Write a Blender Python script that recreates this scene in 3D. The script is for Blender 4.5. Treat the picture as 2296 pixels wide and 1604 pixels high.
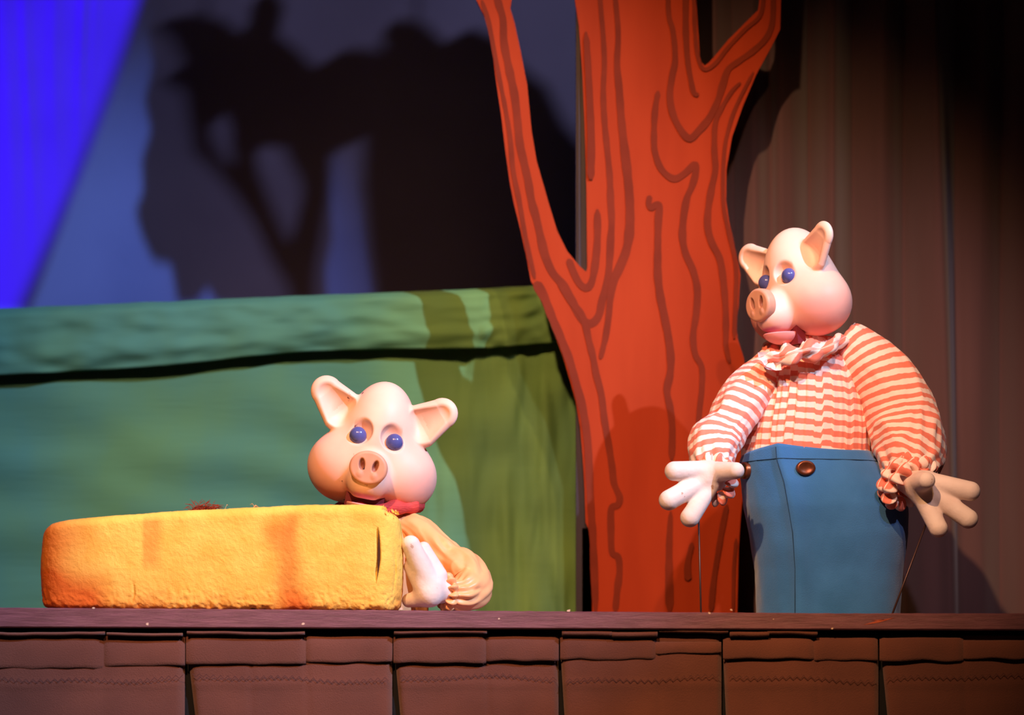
import bpy, math, random
import numpy as np
from mathutils import Vector, Matrix, noise
from mathutils.geometry import tessellate_polygon
random.seed(7)
PI = math.pi
SC = bpy.context.scene
for o in list(bpy.data.objects): bpy.data.objects.remove(o)
COL = SC.collection

# ------------------------------------------------------------------ camera
F, HR, ZC, DCAM = 6000.0, 1520.0, -0.15, 6.0     # focal length in pixels, horizon row, camera height, camera distance
cam = bpy.data.cameras.new('camera'); camo = bpy.data.objects.new('camera', cam); COL.objects.link(camo)
camo.location = (0, -DCAM, ZC); camo.rotation_euler = (PI/2, 0, 0)
cam.sensor_width = 36; cam.lens = F/2296*36; cam.shift_y = (HR-802)/2296
cam.clip_end = 60; cam.dof.use_dof = True; cam.dof.focus_distance = 6.1; cam.dof.aperture_fstop = 1.7
SC.camera = camo
def P(px, py, y):
    """real position of something the photo shows at this pixel and that stands at depth y"""
    d = DCAM+y
    return Vector(((px-1148)*d/F, y, ZC+(HR-py)*d/F))

# ------------------------------------------------------------------ world and stage lamps
w = bpy.data.worlds.new('dark_theatre'); SC.world = w; w.use_nodes = True
w.node_tree.nodes['Background'].inputs[0].default_value = (0.55, 0.35, 0.45, 1)
w.node_tree.nodes['Background'].inputs[1].default_value = 0.012
def spot(name, loc, target, energy, color, angle, blend, radius=0.06):
    l = bpy.data.lights.new(name, 'SPOT'); l.energy = energy; l.color = color
    l.spot_size = math.radians(angle); l.spot_blend = blend; l.shadow_soft_size = radius
    o = bpy.data.objects.new(name, l); COL.objects.link(o); o.location = loc
    o.rotation_euler = (Vector(target)-Vector(loc)).to_track_quat('-Z', 'Y').to_euler(); return o
# amber front-of-house lamp, cool front-of-house lamp on the right
spot('amber_stage_lamp', (-1.2, -4.8, 4.0), (-0.05, 0.3, 0.52), 1550, (1.0, 0.54, 0.26), 28, 0.7, 0.06)
spot('gold_stage_lamp', (0.9, -4.8, 4.0), (-0.15, 0.3, 0.50), 480, (1.0, 0.52, 0.22), 28, 0.7, 0.06)
spot('rose_fill_lamp', (0.6, -5.0, 3.5), (0.66, 0.3, 0.72), 420, (0.95, 0.76, 0.95), 16, 0.8, 0.05)  # added fill for the striped-shirt pig and the curtain behind it
spot('cool_stage_lamp', (4.15, -4.3, 4.8), (-0.80, 0.5, 0.46), 3500, (0.48, 0.64, 1.0), 19.5, 0.6, 0.04)
# lamps on the fly bar and in the wings that only reach the backdrop
LA = Vector((-1.4, 0.0, 4.6)); LB = Vector((4.0, 0.0, 4.6))
spot('slate_backdrop_lamp', LA, (-1.25, 3.0, 0.75), 600, (0.13, 0.25, 1.0), 25, 1.0, 0.05)
spot('plum_backdrop_lamp', LB, (-0.75, 3.0, 1.25), 290, (0.55, 0.5, 1.0), 32, 1.0, 0.05)
spot('brown_backdrop_fill', (-0.55, 1.9, -0.6), (-0.55, 3.0, 0.95), 9, (1.0, 0.42, 0.22), 42, 1.0, 0.05)  # added fill behind the hill, turns the low backdrop shadows brown
e1, e2 = P(345, 0, 3.0), P(85, 690, 3.0)
dd = (e1-e2).normalized(); nn = Vector((-dd.z, 0, dd.x)); cc = (e1+e2)/2+nn*10.0
spot('blue_wing_lamp', (cc.x, -7.0, cc.z), (cc.x, 3.0, cc.z), 17000, (0.036, 0.0, 1.0), 90, 0.01, 0.005)
SC.view_settings.view_transform = 'Standard'; SC.view_settings.look = 'None'
SC.view_settings.exposure = 0.0; SC.view_settings.gamma = 1.0; SC.view_settings.use_curve_mapping = False

# ------------------------------------------------------------------ helpers
def lin(c):
    c = c/255.0
    return c/12.92 if c <= 0.04045 else ((c+0.055)/1.055)**2.4
def rgb(r, g, b): return (lin(r), lin(g), lin(b), 1)

def M(name, c1, c2=None, nscale=8, lo=0.35, hi=0.65, rough=0.6, bump=0.0, bscale=150, metal=0.0,
      stretch=(1, 1, 1), sheen=0.0, detail=4, spec=0.4, bstretch=None, attr=None, attr_col=None, c3=None, c3scale=60, c3cut=0.72):
    m = bpy.data.materials.new(name); m.use_nodes = True; nt = m.node_tree; N = nt.nodes; L = nt.links
    b = N['Principled BSDF']; b.inputs['Roughness'].default_value = rough; b.inputs['Metallic'].default_value = metal
    b.inputs['Specular IOR Level'].default_value = spec
    if sheen: b.inputs['Sheen Weight'].default_value = sheen
    tc = N.new('ShaderNodeTexCoord')
    def mapped(st):
        mp = N.new('ShaderNodeMapping'); mp.inputs['Scale'].default_value = st; L.new(tc.outputs['Object'], mp.inputs[0]); return mp.outputs[0]
    def noi(sc, st, det=detail):
        n = N.new('ShaderNodeTexNoise'); n.inputs['Scale'].default_value = sc; n.inputs['Detail'].default_value = det
        L.new(mapped(st), n.inputs['Vector']); return n.outputs['Fac']
    def ramp(src, a, z):
        r = N.new('ShaderNodeMapRange'); r.inputs[1].default_value = a; r.inputs[2].default_value = z; L.new(src, r.inputs[0]); return r.outputs[0]
    def mix(fac, A, B):
        x = N.new('ShaderNodeMix'); x.data_type = 'RGBA'
        if fac is not None: L.new(fac, x.inputs[0])
        for s, v in ((x.inputs[6], A), (x.inputs[7], B)):
            if isinstance(v, tuple): s.default_value = v
            else: L.new(v, s)
        return x.outputs[2]
    col = c1
    if c2: col = mix(ramp(noi(nscale, stretch), lo, hi), c1, c2)
    if attr:
        for nm, cl in (zip(attr, attr_col) if isinstance(attr, (list, tuple)) else ((attr, attr_col),)):
            a = N.new('ShaderNodeAttribute'); a.attribute_name = nm
            col = mix(a.outputs['Fac'], col, cl)
    if c3: col = mix(ramp(noi(c3scale, (1, 1, 1), 6), c3cut, c3cut+0.03), col, c3)
    if isinstance(col, tuple): b.inputs['Base Color'].default_value = col
    else: L.new(col, b.inputs['Base Color'])
    if bump:
        bn = N.new('ShaderNodeBump'); bn.inputs['Strength'].default_value = bump; bn.inputs['Distance'].default_value = 0.004
        L.new(noi(bscale, bstretch or (1, 1, 1), 5), bn.inputs['Height']); L.new(bn.outputs[0], b.inputs['Normal'])
    return m

def stripe_mat(name, ca, cb, rough=0.8):
    m = bpy.data.materials.new(name); m.use_nodes = True; nt = m.node_tree; N = nt.nodes; L = nt.links
    b = N['Principled BSDF']; b.inputs['Roughness'].default_value = rough; b.inputs['Sheen Weight'].default_value = 0.15
    a = N.new('ShaderNodeAttribute'); a.attribute_name = 'stripe'
    tc = N.new('ShaderNodeTexCoord'); n = N.new('ShaderNodeTexNoise'); n.inputs['Scale'].default_value = 60; L.new(tc.outputs['Object'], n.inputs['Vector'])
    ad = N.new('ShaderNodeMath'); ad.operation = 'MULTIPLY_ADD'; ad.inputs[1].default_value = 0.22; L.new(n.outputs['Fac'], ad.inputs[0]); L.new(a.outputs['Fac'], ad.inputs[2])
    fr = N.new('ShaderNodeMath'); fr.operation = 'PINGPONG'; fr.inputs[1].default_value = 0.5; L.new(ad.outputs[0], fr.inputs[0])
    r = N.new('ShaderNodeMapRange'); r.inputs[1].default_value = 0.22; r.inputs[2].default_value = 0.28; L.new(fr.outputs[0], r.inputs[0])
    x = N.new('ShaderNodeMix'); x.data_type = 'RGBA'; L.new(r.outputs[0], x.inputs[0]); x.inputs[6].default_value = ca; x.inputs[7].default_value = cb
    L.new(x.outputs[2], b.inputs['Base Color'])
    bn = N.new('ShaderNodeBump'); bn.inputs['Strength'].default_value = 0.15; bn.inputs['Distance'].default_value = 0.002
    n2 = N.new('ShaderNodeTexNoise'); n2.inputs['Scale'].default_value = 700; L.new(tc.outputs['Object'], n2.inputs['Vector']); L.new(n2.outputs['Fac'], bn.inputs['Height']); L.new(bn.outputs[0], b.inputs['Normal'])
    return m

def obj(name, verts, faces, mat, parent=None, smooth=True, attrs=None, normals=None, org=None):
    """one mesh object; verts are world positions unless org is given (org = the root's position to subtract)"""
    V = np.asarray([tuple(v) for v in verts] if not isinstance(verts, np.ndarray) else verts, dtype=float)
    if org is not None: V = V-np.array(tuple(org))
    me = bpy.data.meshes.new(name); me.from_pydata(V.tolist(), [], faces if isinstance(faces, list) else faces.tolist()); me.update()
    if mat: me.materials.append(mat)
    if smooth: me.polygons.foreach_set('use_smooth', [True]*len(me.polygons))
    for k, a in (attrs or {}).items():
        at = me.attributes.new(k, 'FLOAT', 'POINT'); at.data.foreach_set('value', np.asarray(a, dtype=np.float32))
    if normals is not None: me.normals_split_custom_set_from_vertices(np.asarray(normals).tolist())
    o = bpy.data.objects.new(name, me); COL.objects.link(o); o.parent = parent
    return o
def thing(name, label, cat, loc=(0, 0, 0), group=None):
    o = bpy.data.objects.new(name, None); COL.objects.link(o); o.location = loc; o.empty_display_size = 0.05
    o['label'] = label; o['category'] = cat
    if group: o['group'] = group
    return o
def tag(o, label, cat, group=None):
    o['label'] = label; o['category'] = cat
    if group: o['group'] = group
    return o
def boxm(x0, x1, y0, y1, z0, z1):
    v = [(x, y, z) for x in (x0, x1) for y in (y0, y1) for z in (z0, z1)]
    f = [(0, 1, 3, 2), (4, 6, 7, 5), (0, 4, 5, 1), (2, 3, 7, 6), (0, 2, 6, 4), (1, 5, 7, 3)]
    return v, f
def grid_faces(nu, nv, closed_u=False):
    f = []
    for j in range(nv-1):
        for i in range(nu if closed_u else nu-1):
            i2 = (i+1) % nu
            f.append((j*nu+i, j*nu+i2, (j+1)*nu+i2, (j+1)*nu+i))
    return f
def catmull(pts, n):
    pts = [np.array(p, dtype=float) for p in pts]; q = [2*pts[0]-pts[1]]+pts+[2*pts[-1]-pts[-2]]
    out = []
    segs = len(pts)-1
    for k in range(n):
        t = k/(n-1)*segs; i = min(int(t), segs-1); u = t-i
        a, b, c, d = q[i], q[i+1], q[i+2], q[i+3]
        out.append(0.5*((2*b)+(-a+c)*u+(2*a-5*b+4*c-d)*u*u+(-a+3*b-3*c+d)*u**3))
    return np.array(out)
def nz(x, y, z): return noise.noise(Vector((x, y, z)))

# ---- signed distance helpers (numpy) and a surface-nets mesher
def ell(p, c, r):
    x, y, z = (p[0]-c[0])/r[0], (p[1]-c[1])/r[1], (p[2]-c[2])/r[2]
    k0 = np.sqrt(x*x+y*y+z*z)+1e-9; k1 = np.sqrt((x/r[0])**2+(y/r[1])**2+(z/r[2])**2)+1e-9
    return k0*(k0-1)/k1
def cone(p, a, b, ra, rb, flat=None):
    a = np.array(a, float); b = np.array(b, float); ba = b-a
    px, py, pz = p[0]-a[0], p[1]-a[1], p[2]-a[2]
    h = np.clip((px*ba[0]+py*ba[1]+pz*ba[2])/ba.dot(ba), 0, 1)
    return np.sqrt((px-ba[0]*h)**2+(py-ba[1]*h)**2+(pz-ba[2]*h)**2)-(ra+(rb-ra)*h)
def smin(a, b, k):
    h = np.clip(0.5+0.5*(b-a)/k, 0, 1); return b*(1-h)+a*h-k*h*(1-h)
def smax(a, b, k): return -smin(-a, -b, k)
def rbox(p, c, b, r):
    q = [np.abs(p[i]-c[i])-(b[i]-r) for i in range(3)]
    return np.sqrt(sum(np.maximum(t, 0)**2 for t in q))+np.minimum(np.maximum(q[0], np.maximum(q[1], q[2])), 0)-r
def nets(f, lo, hi, h):
    ax = [np.arange(lo[i], hi[i]+h, h) for i in range(3)]
    G = np.meshgrid(*ax, indexing='ij'); D = f(G); S = D < 0
    nx, ny, nz_ = D.shape
    def sub(A, dx, dy, dz): return A[dx:nx-1+dx, dy:ny-1+dy, dz:nz_-1+dz]
    cs = [(a, b, c) for a in (0, 1) for b in (0, 1) for c in (0, 1)]
    cnt = sum(sub(S, *c).astype(np.int8) for c in cs)
    act = (cnt > 0) & (cnt < 8); I, J, K = np.nonzero(act)
    acc = np.zeros((len(I), 3)); num = np.zeros(len(I))
    for a in cs:
        for k in range(3):
            if a[k]: continue
            b = list(a); b[k] = 1
            da = D[I+a[0], J+a[1], K+a[2]]; db = D[I+b[0], J+b[1], K+b[2]]
            m = (da < 0) != (db < 0); t = np.where(m, da/(da-db+1e-20), 0)
            pt = np.stack([np.full(len(I), float(a[q])) for q in range(3)], 1); pt[:, k] = t
            acc[m] += pt[m]; num[m] += 1
    V = np.stack([I, J, K], 1)+acc/num[:, None]; V = V*h+np.array(lo)
    idx = -np.ones(act.shape, dtype=np.int64); idx[I, J, K] = np.arange(len(I))
    faces = []
    for k in range(3):
        u, v = (k+1) % 3, (k+2) % 3
        s0 = [slice(None)]*3; s1 = [slice(None)]*3; s0[k] = slice(0, -1); s1[k] = slice(1, None)
        A = S[tuple(s0)]; B = S[tuple(s1)]; E = np.stack(np.nonzero(A != B), 1)
        ok = (E[:, u] > 0) & (E[:, v] > 0) & (E[:, u] < D.shape[u]-1) & (E[:, v] < D.shape[v]-1); E = E[ok]
        ins = A[E[:, 0], E[:, 1], E[:, 2]]
        def cell(du, dv):
            c = E.copy(); c[:, u] += du; c[:, v] += dv; return idx[c[:, 0], c[:, 1], c[:, 2]]
        q = np.stack([cell(-1, -1), cell(0, -1), cell(0, 0), cell(-1, 0)], 1)
        q[~ins] = q[~ins][:, ::-1]; faces.append(q)
    Fc = np.concatenate(faces)
    def grad(V):
        e = h*0.35; g = []
        for k in range(3):
            d = np.zeros(3); d[k] = e
            g.append(f(list((V+d).T))-f(list((V-d).T)))
        return np.stack(g, 1)/(2*e)
    for _ in range(2):
        g = grad(V); d = f(list(V.T)); step = d[:, None]*g/(np.sum(g*g, 1)[:, None]+1e-6)
        ln = np.linalg.norm(step, axis=1, keepdims=True); V = V-step*np.minimum(1, 0.6*h/(ln+1e-12))
    g = grad(V); n = g/(np.linalg.norm(g, axis=1, keepdims=True)+1e-9)
    return V, Fc, n
_rng = np.random.RandomState(3); _tab = _rng.rand(4096)
def vnoise(x, y, z):
    xi, yi, zi = (np.floor(t).astype(np.int64) for t in (x, y, z)); fx, fy, fz = x-xi, y-yi, z-zi
    fx, fy, fz = (t*t*(3-2*t) for t in (fx, fy, fz)); out = 0
    for a in (0, 1):
        for b in (0, 1):
            for c in (0, 1):
                h = _tab[((xi+a)*7919+(yi+b)*104729+(zi+c)*1299709) % 4096]
                out = out+h*(fx if a else 1-fx)*(fy if b else 1-fy)*(fz if c else 1-fz)
    return out*2-1
def submesh(V, Fc, n, mask_faces):
    f = Fc[mask_faces]; u, inv = np.unique(f, return_inverse=True); return V[u], inv.reshape(f.shape), n[u], u

# ------------------------------------------------------------------ materials
m_board = M('ledge_paint', rgb(128, 80, 94), rgb(104, 62, 74), 14, stretch=(1, 1, 14), rough=0.45, bump=0.35, bscale=60, bstretch=(1, 1, 18), c3=rgb(150, 110, 110), c3scale=90, c3cut=0.74)
m_wood = M('raw_wood', rgb(150, 100, 80), rgb(120, 75, 60), 20, rough=0.8)
m_skirt = M('brown_felt', rgb(108, 61, 48), rgb(96, 53, 43), 6, rough=0.95, bump=0.5, bscale=500, sheen=0.3)
m_stitch = M('brown_thread', rgb(78, 44, 42), rough=0.9)
m_black = M('black_cloth', rgb(14, 12, 16), rough=0.95)
m_floor = M('stage_floor', rgb(40, 34, 34), rgb(30, 26, 26), 5, rough=0.7)
m_back = M('sky_cloth', rgb(190, 190, 200), rgb(165, 165, 180), 1.2, rough=0.9, bump=0.15, bscale=30, bstretch=(4, 1, .4))
m_curt = M('brown_velvet', rgb(98, 70, 72), rgb(80, 56, 57), 4, rough=0.9, sheen=0.35, stretch=(1, 1, .15))
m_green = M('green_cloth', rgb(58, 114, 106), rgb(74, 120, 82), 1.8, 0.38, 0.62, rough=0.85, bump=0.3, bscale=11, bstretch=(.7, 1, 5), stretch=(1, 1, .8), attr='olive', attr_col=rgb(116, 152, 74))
m_tree = M('red_tree_paint', rgb(168, 60, 28), rgb(156, 53, 24), 3, rough=0.7, spec=0.08, stretch=(3, 1, .5), bump=0.05, bscale=40, c3=rgb(225, 120, 85), c3scale=30, c3cut=0.75)
m_line = M('brown_bark_paint', rgb(124, 47, 28), rgb(114, 43, 26), 12, rough=0.75, spec=0.08)
m_batten = M('purple_brown_batten', rgb(50, 32, 40), rgb(40, 26, 34), 10, rough=0.6, stretch=(6, 1, .5))
m_loaf = M('yellow_foam', rgb(252, 206, 96), rgb(244, 188, 78), 16, rough=0.95, bump=0.35, bscale=330, attr='orange_tint', attr_col=rgb(212, 98, 26))
m_cut_shade = M('cut_shade_strip', rgb(70, 34, 16), rough=0.95)
m_tuft = M('red_brown_fibre', rgb(140, 50, 28), rough=0.9)
m_pale = M('pale_fibre', rgb(210, 160, 110), rough=0.9)
def skin(nm, cut, dark): return M(nm, rgb(252, 208, 186), rgb(246, 194, 172), 9, rough=0.5, spec=0.3, attr=('blush', 'inner', 'lip'), attr_col=(rgb(240, 120, 122), rgb(238, 160, 128), rgb(206, 92, 140)), c3=dark, c3scale=26, c3cut=cut, bump=0.05, bscale=60)
m_skin1 = skin('painted_pig_skin_worn', 0.69, rgb(130, 70, 70)); m_skin2 = skin('painted_pig_skin', 0.76, rgb(190, 110, 100))
m_snout = M('snout_paint', rgb(222, 162, 132), rgb(208, 144, 116), 18, rough=0.5, attr='inner', attr_col=rgb(120, 52, 44), c3=rgb(70, 50, 60), c3scale=40, c3cut=0.67)
m_lip = M('lip_paint', rgb(232, 136, 132), rgb(216, 112, 140), 20, rough=0.4)
m_mouth = M('mouth_inside', rgb(110, 30, 40), rough=0.6)
m_eye = M('blue_eye_paint', rgb(88, 92, 156), rgb(80, 84, 148), 25, rough=0.2)
m_hand = M('white_glove_paint', rgb(236, 218, 208), rgb(226, 204, 192), 14, rough=0.7, bump=0.25, bscale=90, c3=rgb(196, 160, 140), c3scale=70, c3cut=0.70)
m_stripe = stripe_mat('coral_striped_cotton', rgb(238, 128, 104), rgb(252, 226, 212))
m_peach = M('peach_satin', rgb(250, 186, 130), rgb(246, 172, 116), 10, rough=0.4, bump=0.2, bscale=25)
m_red = M('red_scarf_cloth', rgb(206, 70, 62), rgb(186, 54, 56), 20, rough=0.7, bump=0.6, bscale=60, bstretch=(1, 1, 5))
m_pants = M('blue_wool', rgb(56, 120, 186), rgb(48, 110, 172), 12, rough=0.95, sheen=0.35, bump=0.3, bscale=420)
m_seam = M('dark_blue_seam', rgb(34, 70, 104), rough=0.95)
m_copper = M('copper_button', rgb(150, 84, 52), rgb(110, 60, 40), 40, rough=0.35, metal=0.7)
m_rod = M('steel_rod', rgb(80, 58, 56), rough=0.4, metal=0.6)
m_chip = M('pale_chip', rgb(226, 190, 170), rough=0.8)
m_scr = M('bare_wood_scratch', rgb(190, 90, 60), rough=0.7)
m_flat = M('hung_flat_paint', rgb(30, 34, 24), rgb(22, 26, 18), 4, rough=0.9)

# ------------------------------------------------------------------ setting: floor, backdrop, curtain
FZ = -1.05
o = obj('floor', *boxm(-4.2, 4.2, -0.11, 3.3, FZ-0.05, FZ), m_floor, smooth=False); o['kind'] = 'structure'

def sheet(name, xs, zs, yf, mat, parent=None, thick=0.004, org=None):
    """hanging cloth: front and back skins closed round the edge"""
    nu, nv = len(xs), len(zs); V = []
    for t in (0, thick):
        for z in zs:
            for x in xs: V.append(tuple(yf(x, z, t)))
    f = grid_faces(nu, nv); n = nu*nv
    fb = [tuple(n+i for i in reversed(q)) for q in f]
    rim = []
    for i in range(nu-1):
        rim.append((i+1, i, n+i, n+i+1)); a = (nv-1)*nu; rim.append((a+i, a+i+1, n+a+i+1, n+a+i))
    for j in range(nv-1):
        a, b = j*nu, (j+1)*nu; rim.append((a, b, n+b, n+a)); a += nu-1; b += nu-1; rim.append((b, a, n+a, n+b))
    return obj(name, V, f+fb+rim, mat, parent, True, org=org)

def back_y(x, z, t):
    a = 0.006*math.sin(x*9+1.2*math.sin(z*1.1))+0.010*nz(x*2.2, 3.1, z*0.5)
    l = sum(am*math.exp(-((x-c-0.02*math.sin(z*3+c*9))/wd)**2)*min(1, max(0, (z-z0)*1.8)) for c, wd, am, z0 in ((-1.435, .014, .016, 1.5), (-1.52, .02, .010, 1.35), (-1.62, .016, .012, 1.2), (-1.40, .011, .010, 1.7), (-1.70, .03, .012, 1.1)))
    return (x, 3.0+a+t-l*.5, z)
tag(sheet('sky_backdrop', np.linspace(-3.2, 3.2, 640), np.linspace(FZ, 4.0, 90), back_y, m_back),
    'pale cloth sky backdrop lit saturated blue at far left behind the green hill', 'backdrop')

def curt_y(x, z, t):
    px = (x)*F/(DCAM+0.95)+1148; k = (1.5-z)/1.9
    q = px/31.0+0.7*math.sin(px/140.0+1)+0.35*math.sin(z*1.1+px/300); saw = (1-abs(math.sin(q)))**0.8      # rounded folds with deep valleys
    a = 0.055*saw+0.020*math.sin(px/61.0+1.7+z*0.5)+0.012*nz(px/40, 2.2, z*0.7)
    for c, wd, am in ((1742+10*k, 20, .030), (1862-5*k, 26, .04), (2090+60*k, 26, .05), (2290, 34, .045)):
        a -= am*math.exp(-((px-c)/wd)**2)
    a -= 0.03
    return (x, 0.97+a+t, z)
tag(sheet('stage_curtain', np.linspace(P(1525, 0, 0.95).x, P(2660, 0, 0.95).x, 420), np.linspace(FZ, 2.6, 60), curt_y, m_curt),
    'dark brown velvet side curtain hanging in folds behind the striped-shirt pig', 'curtain')

# unseen cut-outs added overhead, outlined back from the wanted shadows on the backdrop
def shadow_flat(name, lamp, outlines, yf, label):
    root = thing(name, label, 'scenery', (0, 0, 0), 'unseen cut-outs added overhead to cast shadows'); allp = []
    polys = []
    for ol in outlines:
        pts = []
        for px, py in ol:
            s = P(px, py, 3.0); t = (s.y-yf)/(s.y-lamp.y); pts.append(s+(lamp-s)*t)
        polys.append(pts); allp += pts
    cx = sum(p.x for p in allp)/len(allp); top = max(p.z for p in allp); low = min(p.z for p in allp)
    root.location = (cx, yf, low)
    for k, pts in enumerate(polys):
        n = len(pts); V = [p for p in pts]+[p+Vector((0, 0.012, 0)) for p in pts]
        tri = tessellate_polygon([[Vector((p.x, p.z, 0)) for p in pts]])
        f = [tuple(t) for t in tri]+[tuple(n+i for i in reversed(t)) for t in tri]+[(i, (i+1) % n, n+(i+1) % n, n+i) for i in range(n)]
        obj('shadow_panel', V, f, m_flat, root, False, org=root.location)
    for dx in (-0.25, 0.25):
        obj('hanging_wire', *boxm(cx+dx-.002, cx+dx+.002, yf+.004, yf+.008, top-0.3, 5.0), m_rod, root, False, org=root.location)
    return root
outer = [(395, -60), (330, 60), (345, 150), (325, 230), (340, 300), (318, 370), (322, 440), (305, 480), (318, 530), (345, 590), (385, 600), (400, 690), (440, 690), (468, 655), (490, 690),
         (735, 690), (728, 600), (745, 520), (738, 430), (745, 340), (820, 310), (812, 420), (825, 560), (845, 700), (1420, 700), (1420, 330), (1330, 260), (1290, 310), (1252, 280), (1215, 200), (1150, 150), (1100, 80), (1040, 75), (985, 110),
         (940, 60), (880, 50), (850, 85), (860, 130), (800, 110), (735, 130), (728, 175), (690, 130), (650, 95), (625, 40), (590, -60)]
core_fol = [(360, 185), (405, 150), (380, 95), (345, 60), (400, 45), (470, 60), (530, 95), (550, 60), (560, 10), (600, -20), (625, 20), (610, 85), (660, 115), (705, 155), (735, 185), (722, 140), (770, 112), (820, 120), (870, 140), (850, 90), (870, 55), (930, 70),
            (975, 110), (1040, 75), (1100, 90), (1150, 150), (1215, 200), (1252, 280), (1290, 330), (1420, 350), (1420, 700), (845, 700), (828, 560), (815, 420), (818, 320), (780, 325), (742, 345),
            (735, 440), (718, 530), (705, 600), (700, 700), (672, 700), (655, 625), (610, 560), (568, 495), (520, 430), (470, 385), (425, 345), (415, 290), (405, 215)]
hole1 = None
shadow_flat('leaf_shadow_flat', LA, [outer], 2.1, 'unseen leafy cut-out added above left, shaped to throw the wide soft shadow on the backdrop')
shadow_flat('slate_blocker_flat', LA, [[(398, -190), (328, 0), (200, 345), (66, 700), (-330, 700), (-330, -190)]], 2.1, 'unseen plain panel added above far left to keep slate light off the blue-lit part of the backdrop')  # added panel, blocks the slate lamp left of the blue edge
# the branch gaps are left open, so the tree is three panels that meet
crown = [(360, 185), (405, 150), (380, 95), (345, 60), (400, 45), (470, 60), (530, 95), (550, 60), (560, 10), (600, -20), (625, 20), (610, 85), (660, 115), (705, 155), (735, 185), (722, 140), (770, 112), (820, 120), (870, 140), (850, 90), (870, 55), (930, 70),
         (975, 110), (1040, 75), (1100, 90), (1150, 150), (1215, 200), (1252, 280), (1290, 330), (1420, 350), (1420, 700), (845, 700), (828, 560), (815, 420), (818, 310), (780, 325), (735, 340), (690, 360), (645, 330), (600, 325), (555, 345), (515, 300), (495, 262), (460, 285), (440, 300), (415, 290), (405, 215)]
branches = [(415, 280), (442, 280), (448, 330), (475, 372), (525, 410), (512, 330), (512, 280), (555, 330), (560, 385), (590, 450), (625, 520), (655, 565), (672, 500), (690, 430), (685, 400), (650, 340), (660, 320), (738, 330), (735, 440), (718, 530), (705, 600), (700, 700), (672, 700), (655, 640), (610, 575), (568, 500), (520, 440), (470, 390), (425, 350)]
shadow_flat('tree_shadow_flat', LB, [crown, branches], 2.1, 'unseen tree-shaped cut-out added above right, shaped to throw the forked trunk shadow on the backdrop')

# ------------------------------------------------------------------ green hill cloth
HY = 1.1
top_px = [(-120, 697), (0, 692), (300, 679), (600, 666), (900, 655), (1050, 649), (1200, 641), (1320, 640), (1500, 640)]
flap_px = [(-120, 846), (0, 842), (200, 832), (400, 818), (560, 800), (700, 788), (900, 783), (1100, 781), (1250, 768), (1500, 766)]
def curve_at(tab):
    xs = [a for a, b in tab]; ys = [b for a, b in tab]
    return lambda px: float(np.interp(px, xs, ys))
ftop, fflap = curve_at(top_px), curve_at(flap_px)
hill = thing('hill_cloth', 'green painted cloth hill stretched across the stage left of the red tree', 'cloth', (P(600, 0, HY).x, HY, FZ))
pxs = np.linspace(-120, 1480, 200)
V = []; NV = 26
for j in range(NV):
    t = j/(NV-1)
    for px in pxs:
        py = ftop(px)*(1-t)+fflap(px)*t
        yy = HY-0.046-0.010*math.sin(PI*t)+0.010*nz(px/130, t*3.5, 1)+0.006*nz(px/60, t*6, 5)+0.02*max(0, t-0.8)
        if t < 0.12: yy += 0.04*(1-t/0.12)**2
        if px > 1080: yy += 0.012*nz(px/28, t*5, 9)
        py += 2*nz(px/70, 4, 0) if t == 0 else 0
        V.append(P(px, py, yy))
nb = len(V)
for j in (0, 1):            # turned back under the edge
    for px in pxs:
        V.append(P(px, fflap(px)-2+(-10 if j else 0), HY-0.02+0.04*j))
f = [tuple(reversed(q)) for q in grid_faces(len(pxs), NV+2)]
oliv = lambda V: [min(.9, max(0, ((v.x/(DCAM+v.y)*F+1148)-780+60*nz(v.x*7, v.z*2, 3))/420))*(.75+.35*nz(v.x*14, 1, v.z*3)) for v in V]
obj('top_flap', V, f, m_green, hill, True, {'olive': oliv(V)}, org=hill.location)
V = []; NV = 70
for j in range(NV):
    t = j/(NV-1)
    for px in pxs:
        z0 = P(px, fflap(px)-35, HY).z; z = z0*(1-t)+FZ*t
        k = min(1, max(0, (px-900)/250))
        yy = HY+0.012*nz(px/260, z*5, 3)+0.013*math.sin(z*34+px/190+1.5*nz(px/300, z*2, 8))*nz(px/400, z*1.5, 2)+0.004*nz(px/160,z*22,4)+k*(0.024*nz(px/50, z*3.4, 6)+0.012*nz(px/22, z*7, 7)+0.010*(1-abs(nz(px/40, z*5, 11))*2.5))
        yy += 0.02*max(0, 1-t*14)*0
        V.append(Vector((P(px, 0, HY).x, yy, z)))
f = [tuple(reversed(q)) for q in grid_faces(len(pxs), NV)]
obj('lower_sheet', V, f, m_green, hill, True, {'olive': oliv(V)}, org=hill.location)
a, b = P(-120, ftop(0)+14, HY), P(1480, ftop(1400)+14, HY)
v, f = boxm(a.x, b.x, HY-0.012, HY+0.02, 0, 0.03)
v = [(x, y, z+a.z+(b.z-a.z)*(x-a.x)/(b.x-a.x)-0.03) for x, y, z in v]
obj('rail', v, f, m_batten, hill, False, org=hill.location)
for px in (-60, 560, 1200):
    c = P(px, ftop(px)+30, HY); obj('post', *boxm(c.x-.02, c.x+.02, HY+.02, HY+.05, FZ, c.z), m_batten, hill, False, org=hill.location)

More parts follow.
